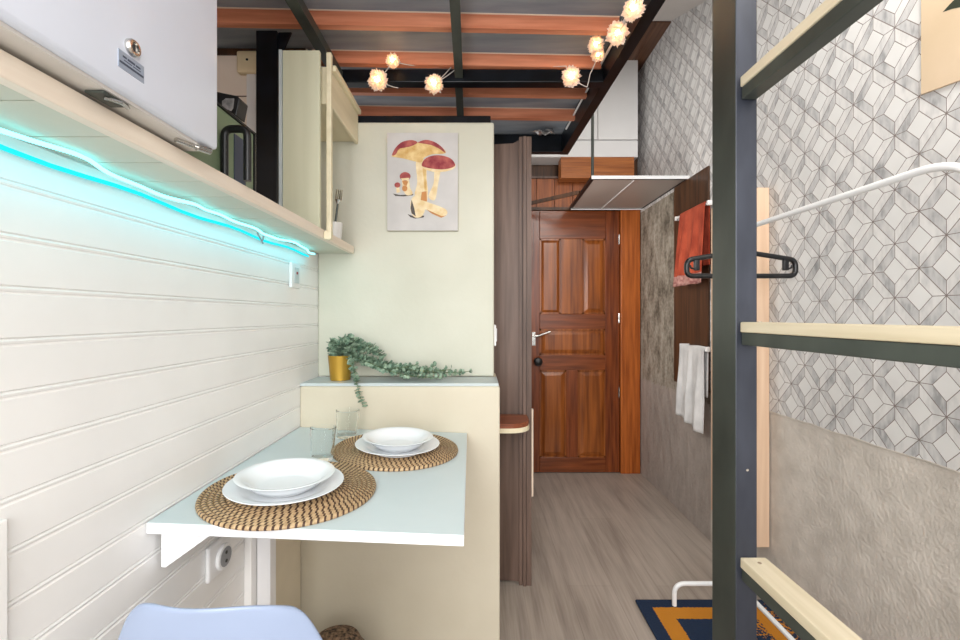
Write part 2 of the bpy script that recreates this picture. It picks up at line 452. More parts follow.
# right wall
struct('wall_right', bbox(XR, XR + .1, -1.2, 2.25, .0, .765, 0), M['concrete'])
struct('wall_right_upper', bbox(XR - .004, XR + .1, -1.2, 2.25, .765, 2.96, 0), M['wallpaper'])
struct('wall_right_far', bbox(XR, XR + .1, 2.25, 3.45, 0, 1.905, 0), M['stone'])
struct('wall_right_top', bbox(XR - .004, XR + .1, 2.25, 3.45, 1.905, 2.99, 0), M['wallpaper'])
bm = bmesh.new(); box(bm, XR - .014, XR, 2.25, 2.64, .76, 1.918)
struct('trim_5', bm, M['brown'])
# thin drifted plaster lip under the wallpaper
bm = bmesh.new(); tube(bm, [(XR - .002, y_, .764 + random.uniform(-.003, .003)) for y_ in [(-.2 + i * .08) for i in range(31)]], .003, 6)
struct('trim_6', bm, M['concrete'])
# back wall around the door
bm = bmesh.new(); box(bm, XL - .08, XR + .1, 3.27, 3.4, 0, 3.0); struct('wall_back', bm, M['brown'])
bm = bmesh.new(); box(bm, .08, .15, 1.92, 3.27, 0, 1.88)
struct('wall_hall', bm, M['grey_brown'])
# ceilings
bm = bmesh.new()
poly_prism(bm, [(XL, 2.70, 2.96), (XL, 1.60, 2.50), (XL, -1.2, 2.50), (XL, -1.2, 2.58), (XL, 1.58, 2.58), (XL, 2.70, 3.04)], (XR + .1 - XL, 0, 0))
struct('ceiling', bm, M['white_ceiling'])
bm = bmesh.new(); box(bm, XL, XR + .1, 2.70, 3.4, 2.956, 3.04)
for i in range(9): box(bm, .3 + i * .1, .3 + i * .1 + .096, 2.702, 3.3, 2.952, 2.957)
struct('ceiling_back', bm, M['brown_ceil'])

# ---- door with frame
Yd = 3.235
def dx(px, y=Yd): return (px - CX) * y / F
def dz(py, y=Yd): return H + (CY - py) * y / F
xl, xr_, zb, zt = dx(528), dx(619), .004, dz(211)
door = bmesh.new(); box(door, xl, xr_, Yd, Yd + .03, zb, zt); door = struct('door_1', door, M['door_h'])
def rail(name, x0, x1, z0, z1, mat, t=.012):
    b = bmesh.new(); box(b, x0, x1, Yd - t, Yd + .002, z0, z1); bevel(b, .003, 2)
    return obj(name, b, mat, door)
zs = [dz(p) for p in (211, 239, 314, 329, 355, 370, 457)]
xs = [dx(p) for p in (528, 539.5, 560.5, 582, 605, 619)]
rail('stile', xs[0], xs[1], zb, zt, M['door']); rail('stile', xs[4], xs[5], zb, zt, M['door'])
rail('rail', xs[1], xs[4], zs[1], zs[0], M['door_h']); rail('rail', xs[1], xs[4], zs[3], zs[2], M['door_h'])
rail('rail', xs[1], xs[4], zs[5], zs[4], M['door_h']); rail('rail', xs[1], xs[4], zb, zs[6], M['door_h'])
rail('mullion', xs[2], xs[3], zs[2], zs[1], M['door_panel']); rail('mullion', dx(566), dx(577.5), zs[6], zs[5], M['door'])
def raised(x0, x1, z0, z1):
    b = bmesh.new(); m_ = .012; i = .04 if x1 - x0 > .16 else .03
    # bolection frame and raised field
    for (a0, a1, c0, c1) in ((x0, x1, z0, z0 + m_), (x0, x1, z1 - m_, z1), (x0, x0 + m_, z0, z1), (x1 - m_, x1, z0, z1)):
        box(b, a0, a1, Yd - .009, Yd + .001, c0, c1)
    o_ = [(x0 + m_, z0 + m_), (x1 - m_, z0 + m_), (x1 - m_, z1 - m_), (x0 + m_, z1 - m_)]
    i_ = [(x0 + i, z0 + i), (x1 - i, z0 + i), (x1 - i, z1 - i), (x0 + i, z1 - i)]
    ov = [b.verts.new((x, Yd - .001, z_)) for x, z_ in o_]; iv = [b.verts.new((x, Yd - .010, z_)) for x, z_ in i_]
    b.faces.new(iv)
    for q in range(4):
        r_ = (q + 1) % 4; b.faces.new((ov[q], ov[r_], iv[r_], iv[q]))
    obj('panel', b, M['door_panel'], door)
raised(xs[1], xs[2], zs[2], zs[1]); raised(xs[3], xs[4], zs[2], zs[1]); raised(xs[1], xs[4], zs[4], zs[3])
raised(xs[1], dx(566), zs[6], zs[5]); raised(dx(577.5), xs[4], zs[6], zs[5])
b = bmesh.new(); p = Vector((dx(533.5), Yd, dz(336)))
tube(b, [p, p + Vector((0, -.05, 0))], .008, 12)
tube(b, arc_path([p + Vector((-.004, -.05, 0)), p + Vector((.03, -.055, .004)), p + Vector((.115, -.05, .034))], .02), [.009] * 9, 12)
lathe_c = bmesh.new()
ho = obj('door_handle', b, M['chrome'], door, smooth=True); lathe_c.free()
b = bmesh.new(); box(b, p.x - .014, p.x + .014, Yd - .014, Yd - .010, p.z - .07, p.z + .03); bevel(b, .003)
obj('handle_plate', b, M['chrome'], door)
b = bmesh.new(); p = Vector((dx(537), Yd - .012, dz(361)))
def lathe_y(b, prof, c, seg=20):
    """profile (r, distance toward the room) around the -y axis"""
    rings = [[b.verts.new(c + Vector((r * math.cos(2 * PI * k / seg), -d, r * math.sin(2 * PI * k / seg)))) for k in range(seg)] for r, d in prof]
    for A_, B_ in zip(rings, rings[1:]):
        for k in range(seg):
            j = (k + 1) % seg; b.faces.new((A_[k], A_[j], B_[j], B_[k]))
    b.faces.new(rings[0]); b.faces.new(rings[-1][::-1])
lathe_y(b, [(.026, 0), (.026, .006), (.012, .012), (.012, .03), (.028, .04), (.032, .052), (.026, .066), (.008, .072)], p)
obj('door_knob', b, M['black_plastic'], door, smooth=True)
for pz in (240, 318, 392):
    b = bmesh.new(); c = Vector((dx(618.5), Yd - .013, dz(pz)))
    tube(b, [c - Vector((0, 0, .035)), c + Vector((0, 0, .035))], .007, 10)
    for q in (-.012, .012): tube(b, [c + Vector((0, 0, q - .002)), c + Vector((0, 0, q + .002))], .0085, 10)
    obj('hinge', b, M['chrome'], door, smooth=True)
b = bmesh.new(); box(b, dx(619.5), dx(639), Yd - .03, Yd + .035, 0, dz(206)); bevel(b, .004)
struct('trim_7', b, M['jamb'])
b = bmesh.new(); box(b, dx(526), dx(639), Yd - .025, Yd + .03, dz(211) + .002, dz(208)); struct('trim_8', b, M['brown'])
# transom planks above the door
b = bmesh.new(); x = .30
while x < XR - .01:
    box(b, x, min(x + .128, XR - .002), Yd - .005, Yd + .03, dz(208), dz(179)); x += .132
struct('trim_9', b, M['transom'])
b = bmesh.new(); box(b, .30, XR - .03, Yd - .02, Yd + .03, dz(179), dz(177)); struct('trim_10', b, M['grey_brown'])
b = bmesh.new(); box(b, dx(561, 3.1), dx(634, 3.1), 3.10, 3.2, dz(178, 3.1), dz(157, 3.1))
for i in range(4): box(b, dx(561, 3.1), dx(634, 3.1), 3.097, 3.101, dz(178, 3.1) + i * .0368, dz(178, 3.1) + i * .0368 + .0358)
struct('trim_11', b, M['jamb_h'])

# ================================================================ wall cupboards above the door
cup = thing('wall_cupboard', 'white overhead cupboard with flat doors high above the wooden door', 'cupboard', (.85, 3.12, dz(157, 3.1)))
yc = 3.1; x_r = dx(638, yc); x_l = .20; z0 = dz(157, yc); z1 = dz(59, yc); zm = dz(140, yc)
obj('carcass', bbox(x_l, x_r, yc + .02, 3.265, z0, z1, 0), M['white_plastic'], cup)
for a, c in ((x_l, dx(575, yc) - .002), (dx(575, yc) + .001, dx(598, yc) - .002), (dx(598, yc) + .002, x_r)):
    obj('door', bbox(a, c, yc, yc + .019, zm + .004, z1, .003), M['white_plastic'], cup)
obj('flap', bbox(x_l, x_r, yc, yc + .019, z0, zm - .003, .003), M['white_plastic'], cup)

# ================================================================ dark wooden panel beside the chimney + corner shelf
pan = thing('timber_screen', 'tall weathered dark brown timber screen with moulded edge beside the chimney breast', 'screen', (.15, 1.90, 0))
yp = 1.905
b = bmesh.new()
poly_prism(b, [(.064, yp, .01), (.196, yp - .018, .01), (.196, yp - .018, 1.915), (.165, yp - .014, 1.90), (.15, yp - .012, 1.893), (.064, yp, 1.893)], (0, .014, 0))
obj('board', b, M['grey_brown'], pan)
b = bmesh.new()
for x0, x1, t in ((.176, .190, .006), (.192, .206, .014), (.208, .228, .009)):
    box(b, x0, x1, yp - .02 - t, yp - .006, .0, 1.915); 
obj('edge_moulding', b, M['grey_brown'], pan)
b = bmesh.new(); box(b, .2285, .236, yp - .03, yp - .01, .38, .752); bevel(b, .001)
obj('pale_edge_strip', b, M['joist_edge'], pan)
cs = thing('corner_shelf', 'small reddish brown corner shelf with rounded pale front edge on the dark panel', 'shelf', (.13, 1.80, .72))
def quarter(z0_, z1_, grow):
    b = bmesh.new(); pts = [(.081, 1.87, z0_), (.081, 1.70 - grow, z0_)]
    for k in range(0, 9):
        a = k / 8 * PI / 2; pts.append((.125 + grow + math.sin(a) * .08, 1.775 - grow - math.cos(a) * .08 + .005, z0_))
    pts.append((.205 + grow, 1.86, z0_)); poly_prism(b, pts, (0, 0, z1_ - z0_)); return b
obj('top', quarter(.715, .733, 0), M['corner_shelf'], cs)
obj('edge_band', quarter(.697, .7148, .002), M['cream_wood'], cs)

# ================================================================ loft platform
loft = thing('loft_platform', 'loft platform overhead of reddish joists, grey boards and black steel beams', 'loft', (0, 1.6, 2.03))
ZD = 2.13
b = bmesh.new(); x = XL + .01
box(b, XU + .002, .475, .25, 2.40, ZD, ZD + .02)
obj('deck', b, M['deck'], loft)
m_ = .033
for k in range(-5, 4):
    yj = 1.424 + k * .2135; XJ = XU + .005 if k < 1 else XL + .01
    b = bmesh.new()
    dyL = m_ * (XJ - 0.05); dyR = m_ * (.462 - 0.05); t = .025
    poly_prism(b, [(XJ, yj + dyL, ZD - .049), (.462, yj + dyR, ZD - .049), (.462, yj + dyR + t, ZD - .049), (XJ, yj + dyL + t, ZD - .049)], (0, 0, .0445))
    j = obj('joist', b, M['joist'], loft)
    b = bmesh.new()
    poly_prism(b, [(XJ, yj + dyL - .001, ZD - .0042), (.462, yj + dyR - .001, ZD - .0042), (.462, yj + dyR + t, ZD - .0042), (XJ, yj + dyL + t, ZD - .0042)], (0, 0, .0041))
    jj = obj('pale_top_edge', b, M['joist_edge'], j)
    jj.location = (0, 0, 0)
obj('front_beam', bbox(XL + .005, .475, 1.655, 1.70, 2.03, 2.079, .003), M['steel'], loft)
b = bmesh.new(); beam(b, (.503 + .027, .25, 2.08), (.470, 2.40, 2.08), .040, .10); obj('side_beam', b, M['steel'], loft)
obj('rear_beam', bbox(XL + .005, .452, 2.36, 2.40, 2.03, 2.125, .003), M['steel'], loft)
b = bmesh.new(); beam(b, (-.052, .25, 2.056), (-.072, 1.654, 2.056), .03, .024); beam(b, (-.075, 1.702, 2.056), (-.085, 2.358, 2.056), .03, .024)
obj('support_bar', b, M['steel_grey'], loft)
b = bmesh.new(); beam(b, (-.525, .25, 2.052), (-.525, 1.654, 2.052), .034, .032); obj('support_bar', b, M['steel_grey'], loft)
b = bmesh.new(); box(b, -.727, -.658, 1.44, 1.475, 1.418, 2.085); bevel(b, .002); post = obj('post', b, M['steel'], loft)
b = bmesh.new(); poly_prism(b, [(-.657, 1.45, 2.085), (-.657, 1.45, 1.99), (-.615, 1.45, 2.085)], (0, .006, 0)); obj('gusset', b, M['steel'], loft)

# a flat steel bar lying on top of the chimney breast
single('steel_bar', bbox(-.52, .05, 1.725, 1.765, 1.901, 1.936, .003), M['steel'], 'black steel bar lying along the top of the cream chimney breast', 'bar')
# crumpled foil stuck to the deck
b = bmesh.new(); c0 = Vector((.30, 2.27, 2.118)); n = 7
gv = [[b.verts.new(c0 + Vector((i * .018 - .02 * (j % 2), j * .014, random.uniform(-.022, .01)))) for i in range(n)] for j in range(5)]
for j in range(4):
    for i in range(n - 1):
        if (i, j) in ((0, 0), (0, 3), (1, 3), (5, 0), (4, 0)): continue
        b.faces.new((gv[j][i], gv[j][i + 1], gv[j + 1][i + 1], gv[j + 1][i]))
for v in [v for v in b.verts if not v.link_faces]: b.verts.remove(v)
single('crumpled_foil', b, M['foil'], 'crumpled silver foil scrap stuck under the far end of the loft', 'foil', loc=(.35, 2.3, 2.11))

# ================================================================ string lights
sl = thing('string_lights', 'string of white feathery pompom lights wound along the loft beams', 'string lights', (.1, 1.6, 2.05))
bulbs = [((378, 80), 1.612, .040), ((393, 61), 1.600, .029), ((434, 84), 1.612, .037), ((571, 77), 1.612, .038),
         ((596, 45), 1.50, .031), ((598, 55), 1.56, .026), ((617, 34), 1.37, .037), ((633, 9), 1.24, .034)]
pos = []
for (px, py), y, r in bulbs:
    c = at(px, py, y); pos.append(c)
    b = bmesh.new(); rnd = random.Random(px)
    for k in range(120):
        zz = 1 - 2 * (k + .5) / 120; a = k * 2.39996 + rnd.uniform(-.3, .3); q = math.sqrt(1 - zz * zz)
        d = Vector((q * math.cos(a), q * math.sin(a), zz)).normalized()
        s = d.cross(Vector((.3, .5, .8))).normalized(); s = (Matrix.Rotation(rnd.uniform(0, PI), 3, d) @ s); w = r * .27
        l = r * rnd.uniform(.8, 1.08); u = d.cross(s)
        v = [b.verts.new(c + d * l * .35), b.verts.new(c + d * l * .72 + s * w + u * w * .3), b.verts.new(c + d * l + u * w * .2), b.verts.new(c + d * l * .72 - s * w + u * w * .3)]
        b.faces.new(v)
    pm = obj('pompom', b, M['petal'], sl, fix=False)
    b = bmesh.new(); bmesh.ops.create_icosphere(b, subdivisions=2, radius=r * .3, matrix=Matrix.Translation(c + Vector((0, -r * .25, 0))))
    for v in b.verts: v.co -= Vector(sl.location)
    o = obj('bulb', b, M['bulb'], pm, local=True, smooth=True)
b = bmesh.new()
def sagged(p, q, s, n=8): return [p.lerp(q, k / n) + Vector((0, 0, -s * 4 * (k / n) * (1 - k / n))) for k in range(n + 1)]
W = [at(398, 88, 1.648), pos[0], pos[1], at(420, 66, 1.648), at(452, 66, 1.648), pos[2], at(462, 64, 1.648), at(520, 65, 1.648), at(566, 66, 1.646), pos[3], at(587, 87, 1.60), at(590, 74, 1.6),
     pos[5], pos[4], pos[6], pos[7], at(641, -14, 1.14)]
for p, q in zip(W, W[1:]): tube(b, sagged(p, q, .004), .0017, 6)
obj('wire', b, M['wire'], sl, smooth=True)
b = bmesh.new(); tube(b, [Vector((.4795 - .0279 * i * .13, 1.06 + i * .13, 2.098)) for i in range(10)], .0045, 6)
single('white_cable', b, M['white_plastic'], 'thin white cable running along the inner side of the diagonal loft beam', 'cable', smooth=True)

# ================================================================ left: shelf, LED strip, cabinet, appliance, unit
XS = -.4755; ZS0, ZS1 = 1.389, 1.417
sh = thing('wall_shelf', 'long pale wooden wall shelf above the beaded white wall', 'shelf', (-.55, .9, ZS0))
b = bmesh.new(); y = -.3
while y < 1.685:
    box(b, XL + .001, XS - .0185, y, min(y + .0955, 1.689), ZS0 + .001, ZS1 - .001); y += .099
obj('underside_boards', b, M['cream_wall'], sh)
obj('front_board', bbox(XS - .018, XS, -.3, 1.69, ZS0, ZS1, .002), M['shelf_wood'], sh)
led = thing('led_strip', 'glowing cyan light strip twisted along the underside of the wooden shelf', 'light strip', (-.6, .8, 1.37))
b = bmesh.new(); pts = []; n = 90
for i in range(n + 1):
    y = -.1 + 1.70 * i / n
    pts.append((XL + .032 + .008 * math.sin(y * 23) + .004 * math.sin(y * 51), y, ZS0 - .006 - .004 * (1 + math.sin(y * 17))))
tube(b, pts, .0032, 8); o = obj('light_tube', b, M['led'], led, smooth=True)
b = bmesh.new(); tube(b, [(XL + .006, -.1 + 1.69 * i / 30, ZS0 - .020 - .003 * math.sin(i * 1.1)) for i in range(31)], .0036, 8); obj('light_tube', b, M['led_deep'], led, smooth=True)
b = bmesh.new(); tube(b, [(XL + .018, 1.20 + i * .004, ZS0 - .012 - .003 * i) for i in range(9)], .002, 6); tube(b, [(XL + .03, 1.215, ZS0 - .006), (XL + .02, 1.225, ZS0 - .03)], .002, 6)
obj('cable_tie', b, M['grey_plastic'], led)

cab = thing('wall_cabinet', 'glossy white box cabinet with round lock standing above the shelf', 'cabinet', (-.53, .45, 1.425))
XF = -.435
b = bmesh.new(); box(b, -.80, XF, .10, .738, 1.427, 2.02); bevel(b, .006, 3); obj('body', b, M['white_gloss'], cab, smooth=True)
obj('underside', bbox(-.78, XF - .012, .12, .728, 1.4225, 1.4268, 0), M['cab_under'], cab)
def onface(px, py, xf=XF):
    y = xf * F / (px - CX); return Vector((xf, y, H + (CY - py) * y / F))
c = onface(131, 48)
b = bmesh.new()
def lathe_x(b, prof, c, seg=24, s=1):
    rings = [[b.verts.new(c + Vector((s * d, r * math.cos(2 * PI * k / seg), r * math.sin(2 * PI * k / seg)))) for k in range(seg)] for r, d in prof]
    for A_, B_ in zip(rings, rings[1:]):
        for k in range(seg):
            j = (k + 1) % seg; b.faces.new((A_[k], A_[j], B_[j], B_[k]))
    b.faces.new(rings[0]); b.faces.new(rings[-1][::-1])
lathe_x(b, [(.0105, 0), (.0105, .004), (.009, .006), (.0065, .006), (.006, .0035), (.0005, .0035)], c)
lk = obj('lock', b, M['chrome'], cab, smooth=True)
b = bmesh.new(); box(b, c.x + .0036, c.x + .005, c.y - .0009, c.y + .0009, c.z - .004, c.z + .004); o = obj('keyhole', b, M['black_plastic'], cab)
p0, p1 = onface(118, 49), onface(143.5, 81)
zt_, zb_ = onface(118, 48).z, onface(118, 66).z
b = bmesh.new(); box(b, XF, XF + .0008, p0.y, p1.y, zb_, zt_); lab = obj('rating_label', b, M['label'], cab)
b = bmesh.new(); w = p1.y - p0.y; hgt = zt_ - zb_
for (f0, f1, g0, g1) in ((.15, .30, .68, .78), (.34, .62, .66, .78), (.66, .84, .66, .76), (.03, .97, .28, .40), (.2, .5, .52, .57), (.55, .85, .52, .57)):
    box(b, XF + .0008, XF + .0011, p0.y + w * f0, p0.y + w * f1, zb_ + hgt * g0, zb_ + hgt * g1)
obj('label_print', b, M['ink'], cab)
# latch and foot under the cabinet
b = bmesh.new(); q = onface(113, 98, -.455); box(b, -.474, -.450, q.y - .020, q.y + .020, 1.4185, 1.4224); bevel(b, .002); obj('latch_plate', b, M['steel_grey'], cab)
b = bmesh.new(); tube(b, [(-.456, q.y - .012, 1.4165), (-.446, q.y + .002, 1.4165), (-.452, q.y + .02, 1.4185)], .0025, 8); obj('latch', b, M['chrome'], cab, smooth=True)
b = bmesh.new(); tube(b, [(-.462, .672, 1.4195), (-.446, .712, 1.4195)], .0042, 10); tube(b, [(-.448, .70, 1.4195), (-.440, .722, 1.4205)], .006, 10); obj('hinge', b, M['chrome'], cab, smooth=True)

# sage appliance behind the cabinet
ap = thing('toaster_oven', 'sage green appliance with black loop handle on shelf behind white cabinet', 'appliance', (-.62, .88, ZS1))
XA = -.515; YA = 1.014
obj('body', bbox(-.80, XA, .755, YA - .004, ZS1 + .004, 1.567, .003), M['appliance'], ap)
b = bmesh.new(); box(b, -.80, XA + .003, .755, YA, 1.5675, 1.5715); box(b, XA - .006, XA + .003, YA - .0035, YA + .001, ZS1, 1.5715)
obj('trim', b, M['black_plastic'], ap)
b = bmesh.new(); tube(b, arc_path([(XA + .008, .88, 1.420), (XA + .008, .88, 1.524), (XA + .054, .88, 1.524), (XA + .054, .88, 1.420)], .016, 6), .0075, 12)
obj('handle', b, M['black_plastic'], ap, smooth=True)
b = bmesh.new(); box(b, XA, XA + .002, .928, .972, 1.420, 1.535); obj('dark_strip', b, M['ink'], ap)
gd = thing('black_gadget', 'small black gadget with a silver inset leaning on top of the sage appliance', 'gadget', (-.54, .94, 1.572))
b = bmesh.new(); poly_prism(b, [at(x, y, .925) for x, y in ((210, 90), (218, 92), (237, 95.6), (239.7, 98.4), (236, 119), (210, 99.5))], (0, .035, 0)); bevel(b, .002, 2)
for v in b.verts: v.co.z = max(v.co.z, 1.5722)
obj('casing', b, M['black_plastic'], gd)
b = bmesh.new(); poly_prism(b, [at(x, y, .9235) for x, y in ((222, 101), (225.6, 98.4), (234, 98.4), (233, 108), (231, 111), (226.5, 109), (222, 106))], (0, .001, 0)); obj('silver_inset', b, M['foil'], gd)
# junction box and conduit
jb = thing('junction_box', 'cream square junction box with white conduit on the recessed wall beside the black post', 'junction box', (-.84, 1.61, 1.85))
b = bmesh.new(); q0 = at(236.5, 50.5, 1.585); q1 = at(257, 72.5, 1.585); box(b, q0.x, q1.x + .012, 1.582, 1.6095, q1.z, q0.z); bevel(b, .007, 3); obj('cover', b, M['cream_plastic'], jb, smooth=True)
b = bmesh.new(); q = at(247, 59.5, 1.582); q.y = 1.582; lathe_y(b, [(.0045, 0), (.0045, .001), (.0005, .001)], q, 12); obj('screw', b, M['black_plastic'], jb)
b = bmesh.new(); u0 = at(247.5, 73, 1.6); u1 = at(257, 73, 1.6); box(b, u0.x, u1.x, 1.592, 1.6095, 1.4175, q1.z - .0005); bevel(b, .002); obj('conduit', b, M['white_plastic'], jb)

# open unit at the end of the shelf
un = thing('open_shelf_unit', 'pale cream open wooden unit with upper box at the end of the shelf', 'shelf unit', (-.52, 1.4, ZS1))
b = bmesh.new(); box(b, -.604, -.490, 1.36, 1.376, ZS1, 1.972); bevel(b, .002); obj('side_panel', b, M['green_cream'], un)
b = bmesh.new(); box(b, -.614, -.605, 1.356, 1.374, ZS1, 1.972); obj('edge_strip', b, M['ledge'], un)
b = bmesh.new(); box(b, -.4745, -.459, 1.374, 1.392, 1.392, 1.975); bevel(b, .003); obj('front_stile', b, M['cream_wood'], un)
obj('foot_cap', bbox(-.4745, -.452, 1.352, 1.374, 1.386, 1.412, .003), M['cream_wood'], un)
b = bmesh.new(); box(b, XL + .004, -.475, 1.394, 1.697, 1.822, 1.94); bevel(b, .002); ub = obj('upper_box', b, M['cream_wood'], un)
b = bmesh.new(); box(b, -.4748, -.462, 1.394, 1.697, 1.812, 1.925); bevel(b, .003); obj('upper_front', b, M['cream_wood'], un)
b = bmesh.new(); box(b, -.4748, -.450, 1.394, 1.697, 1.926, 1.945); bevel(b, .003); obj('upper_lip', b, M['cream_wood'], un)

uc = thing('utensil_cup', 'small white cup holding cutlery at the far end of the shelf', 'cup', (-.508, 1.56, ZS1))
b = bmesh.new(); lathe(b, [(.022, 0), (.025, .03), (.027, .062), (.0255, .062), (.0235, .03), (.02, .004)], 24, (-.508, 1.56, ZS1 + .0005), True, True)
obj('cup_wall', b, M['cup_white'], uc, smooth=True)
ft = thing('fork', 'steel fork standing in the white cup on the shelf', 'fork', (-.508, 1.56, ZS1 + .006))
a = Vector((-.512, 1.556, ZS1 + .007)); e = Vector((-.494, 1.55, 1.545)); d = (e - a).normalized(); s = Vector((1, .1, -.12)).normalized()
b = bmesh.new(); tube(b, [a, a.lerp(e, .5), e], [.005, .004, .0035], 8); obj('handle', b, M['steel_grey'], ft, smooth=True)
b = bmesh.new(); tube(b, [e, e + d * .014], [.004, .011], 8)
for t in (-1.5, -.5, .5, 1.5): tube(b, [e + d * .010 + s * t * .0062, e + d * .05 + s * t * .0066], [.0026, .0018], 6)
obj('tines', b, M['chrome'], ft, smooth=True)

# sockets
def faceplate(name, label, y, z, w=.045, h=.075):
    t = thing(name, label, 'switch' if 'switch' in name else 'socket', (XL, y, z))
    b = bmesh.new(); box(b, XL + .0005, XL + .011, y - w / 2, y + w / 2, z - h / 2, z + h / 2); bevel(b, .003, 2); obj('plate', b, M['white_plastic'], t)
    return t
t = faceplate('wall_socket', 'white wall plate with grey buttons on the beaded wall under the shelf end', 1.475, H + (CY - 275.5) * 1.475 / F, .07, .085)
obj('insert', bbox(XL + .0112, XL + .0135, 1.46, 1.492, t.location.z - .026, t.location.z + .026, .002), M['ledge'], t)
obj('indicator', bbox(XL + .0136, XL + .0145, 1.47, 1.482, t.location.z + .004, t.location.z + .012, 0), M['red'], t)
yy = 1.045; zc = H + (CY - 557) * yy / F
t = thing('wall_socket', 'round white power socket with long plate on the beaded wall beneath the table', 'socket', (XL, yy, zc))
b = bmesh.new(); box(b, XL + .0005, XL + .012, .995, 1.085, zc - .036, zc + .045); bevel(b, .006, 3); obj('plate', b, M['white_plastic'], t, smooth=True)
b = bmesh.new(); lathe_x(b, [(.029, 0), (.029, .006), (.027, .008), (.023, .008)], Vector((XL + .012, 1.048, zc))); obj('ring', b, M['white_plastic'], t, smooth=True)
b = bmesh.new(); lathe_x(b, [(.0225, 0), (.0225, .001), (.0005, .001)], Vector((XL + .0195, 1.048, zc))); rr_ = obj('recess', b, M['grey_plastic'], t)
b = bmesh.new()
for q in (-.01, .01): lathe_x(b, [(.004, 0), (.004, .001), (.0004, .001)], Vector((XL + .0208, 1.048, zc + q)), 12)
obj('pin_hole', b, M['black_plastic'], t)
ls = thing('light_switch', 'white light switch on the right side of the chimney breast', 'switch', (.062, 1.74, H + (CY - 335) * 1.73 / F))
z_ = ls.location.z
obj('plate', bbox(.0625, .0705, 1.712, 1.79, z_ - .042, z_ + .04, .003), M['white_plastic'], ls); obj('rocker', bbox(.0706, .0745, 1.728, 1.774, z_ - .026, z_ + .026, .002), M['white_plastic'], ls)

# ================================================================ mushroom picture
Yq = 1.682
pic = thing('mushroom_picture', 'unframed print of red capped mushrooms hanging on the cream chimney breast', 'picture', at(422.5, 181.5, 1.699))
P0 = at(387.2, 132.8, Yq); P1 = at(458, 230.6, Yq)
b = bmesh.new(); box(b, P0.x, P1.x, Yq, 1.699, P1.z, P0.z)
for f in b.faces:
    f.material_index = 0 if f.calc_center_median().y < Yq + .001 else 1
obj('canvas', b, [M['canvas'], M['canvas_side']], pic)
b = bmesh.new(); lay = [0]
def cp(x, y): return at(370 + x / 5.333, 120 + y / 5.333, Yq) 
def flat(pts, mi):
    lay[0] += 1
    vs = [b.verts.new(Vector((cp(x, y).x, Yq - .0004 - .00012 * lay[0], cp(x, y).z))) for x, y in pts]
    f = b.faces.new(vs); f.material_index = mi
def smooth_poly(pts, n=4):
    out = []; N = len(pts)
    for i in range(N):
        p0, p1, p2, p3 = [Vector(pts[(i + k - 1) % N]) for k in range(4)]
        for k in range(n):
            t = k / n
            out.append(tuple(.5 * ((2 * p1) + (-p0 + p2) * t + (2 * p0 - 5 * p1 + 4 * p2 - p3) * t * t + (-p0 + 3 * p1 - 3 * p2 + p3) * t ** 3)))
    return out
def ell(cx, cy, rx, ry, mi, a0=0, a1=360, n=28): flat([(cx + rx * math.cos(math.radians(a0 + (a1 - a0) * k / n)), cy + ry * math.sin(math.radians(a0 + (a1 - a0) * k / n))) for k in range(n + (0 if a1 - a0 == 360 else 1))], mi)
flat([(122, 392), (160, 400), (232, 396), (228, 402), (180, 408), (135, 405)], 4)
flat([(200, 502), (232, 512), (290, 510), (286, 520), (240, 526), (215, 518)], 4)
flat(smooth_poly([(246, 215), (296, 220), (303, 320), (306, 400), (240, 402), (252, 330)]), 2)
flat([(278, 230), (296, 230), (304, 380), (292, 380)], 1)
flat(smooth_poly([(345, 270), (374, 270), (362, 350), (350, 420), (330, 428), (312, 404), (338, 340)]), 2)
flat(smooth_poly([(222, 420), (262, 392), (304, 378), (306, 430), (282, 508), (240, 520), (216, 480)]), 2)
flat([(222, 424), (236, 470), (244, 515), (222, 498), (216, 470)], 4)
flat([(276, 385), (302, 379), (304, 430), (288, 470), (270, 436)], 3)
flat(smooth_poly([(266, 428), (330, 446), (400, 474), (412, 500), (384, 518), (330, 494), (280, 466)]), 2)
flat([(300, 476), (384, 514), (410, 508), (380, 522), (330, 500)], 3)
flat(smooth_poly([(118, 186), (136, 150), (172, 118), (222, 108), (256, 120), (296, 107), (344, 118), (384, 146), (403, 178), (332, 184), (290, 202), (272, 226), (232, 220), (178, 206), (122, 197)]), 1)
flat(smooth_poly([(118, 187), (136, 150), (172, 118), (222, 108), (254, 121), (222, 140), (188, 148), (156, 156), (136, 186)]), 0)
flat(smooth_poly([(256, 121), (296, 107), (344, 118), (384, 146), (402, 176), (372, 156), (330, 136), (290, 128)]), 0)
flat(smooth_poly([(274, 246), (290, 212), (330, 192), (380, 190), (430, 206), (456, 240), (444, 262), (400, 276), (340, 278), (290, 262)]), 2)
flat(smooth_poly([(276, 240), (292, 210), (330, 192), (380, 190), (430, 206), (454, 238), (440, 254), (396, 264), (340, 262), (290, 252)]), 0)
flat(smooth_poly([(172, 318), (206, 318), (214, 360), (228, 394), (196, 402), (178, 372)]), 2)
flat([(172, 326), (190, 322), (204, 330), (196, 352), (180, 346)], 3)
ell(188, 302, 29, 23, 0); flat([(166, 312), (210, 310), (206, 322), (172, 324)], 2)
flat([(140, 354), (156, 354), (162, 386), (142, 390)], 2); ell(147, 348, 16, 14, 0)
ell(186, 366, 14, 16, 3); 
obj('print', b, [M['red'], M['tan'], M['cream_ink'], M['orange_ink'], M['dark_ink']], pic, fix=False)

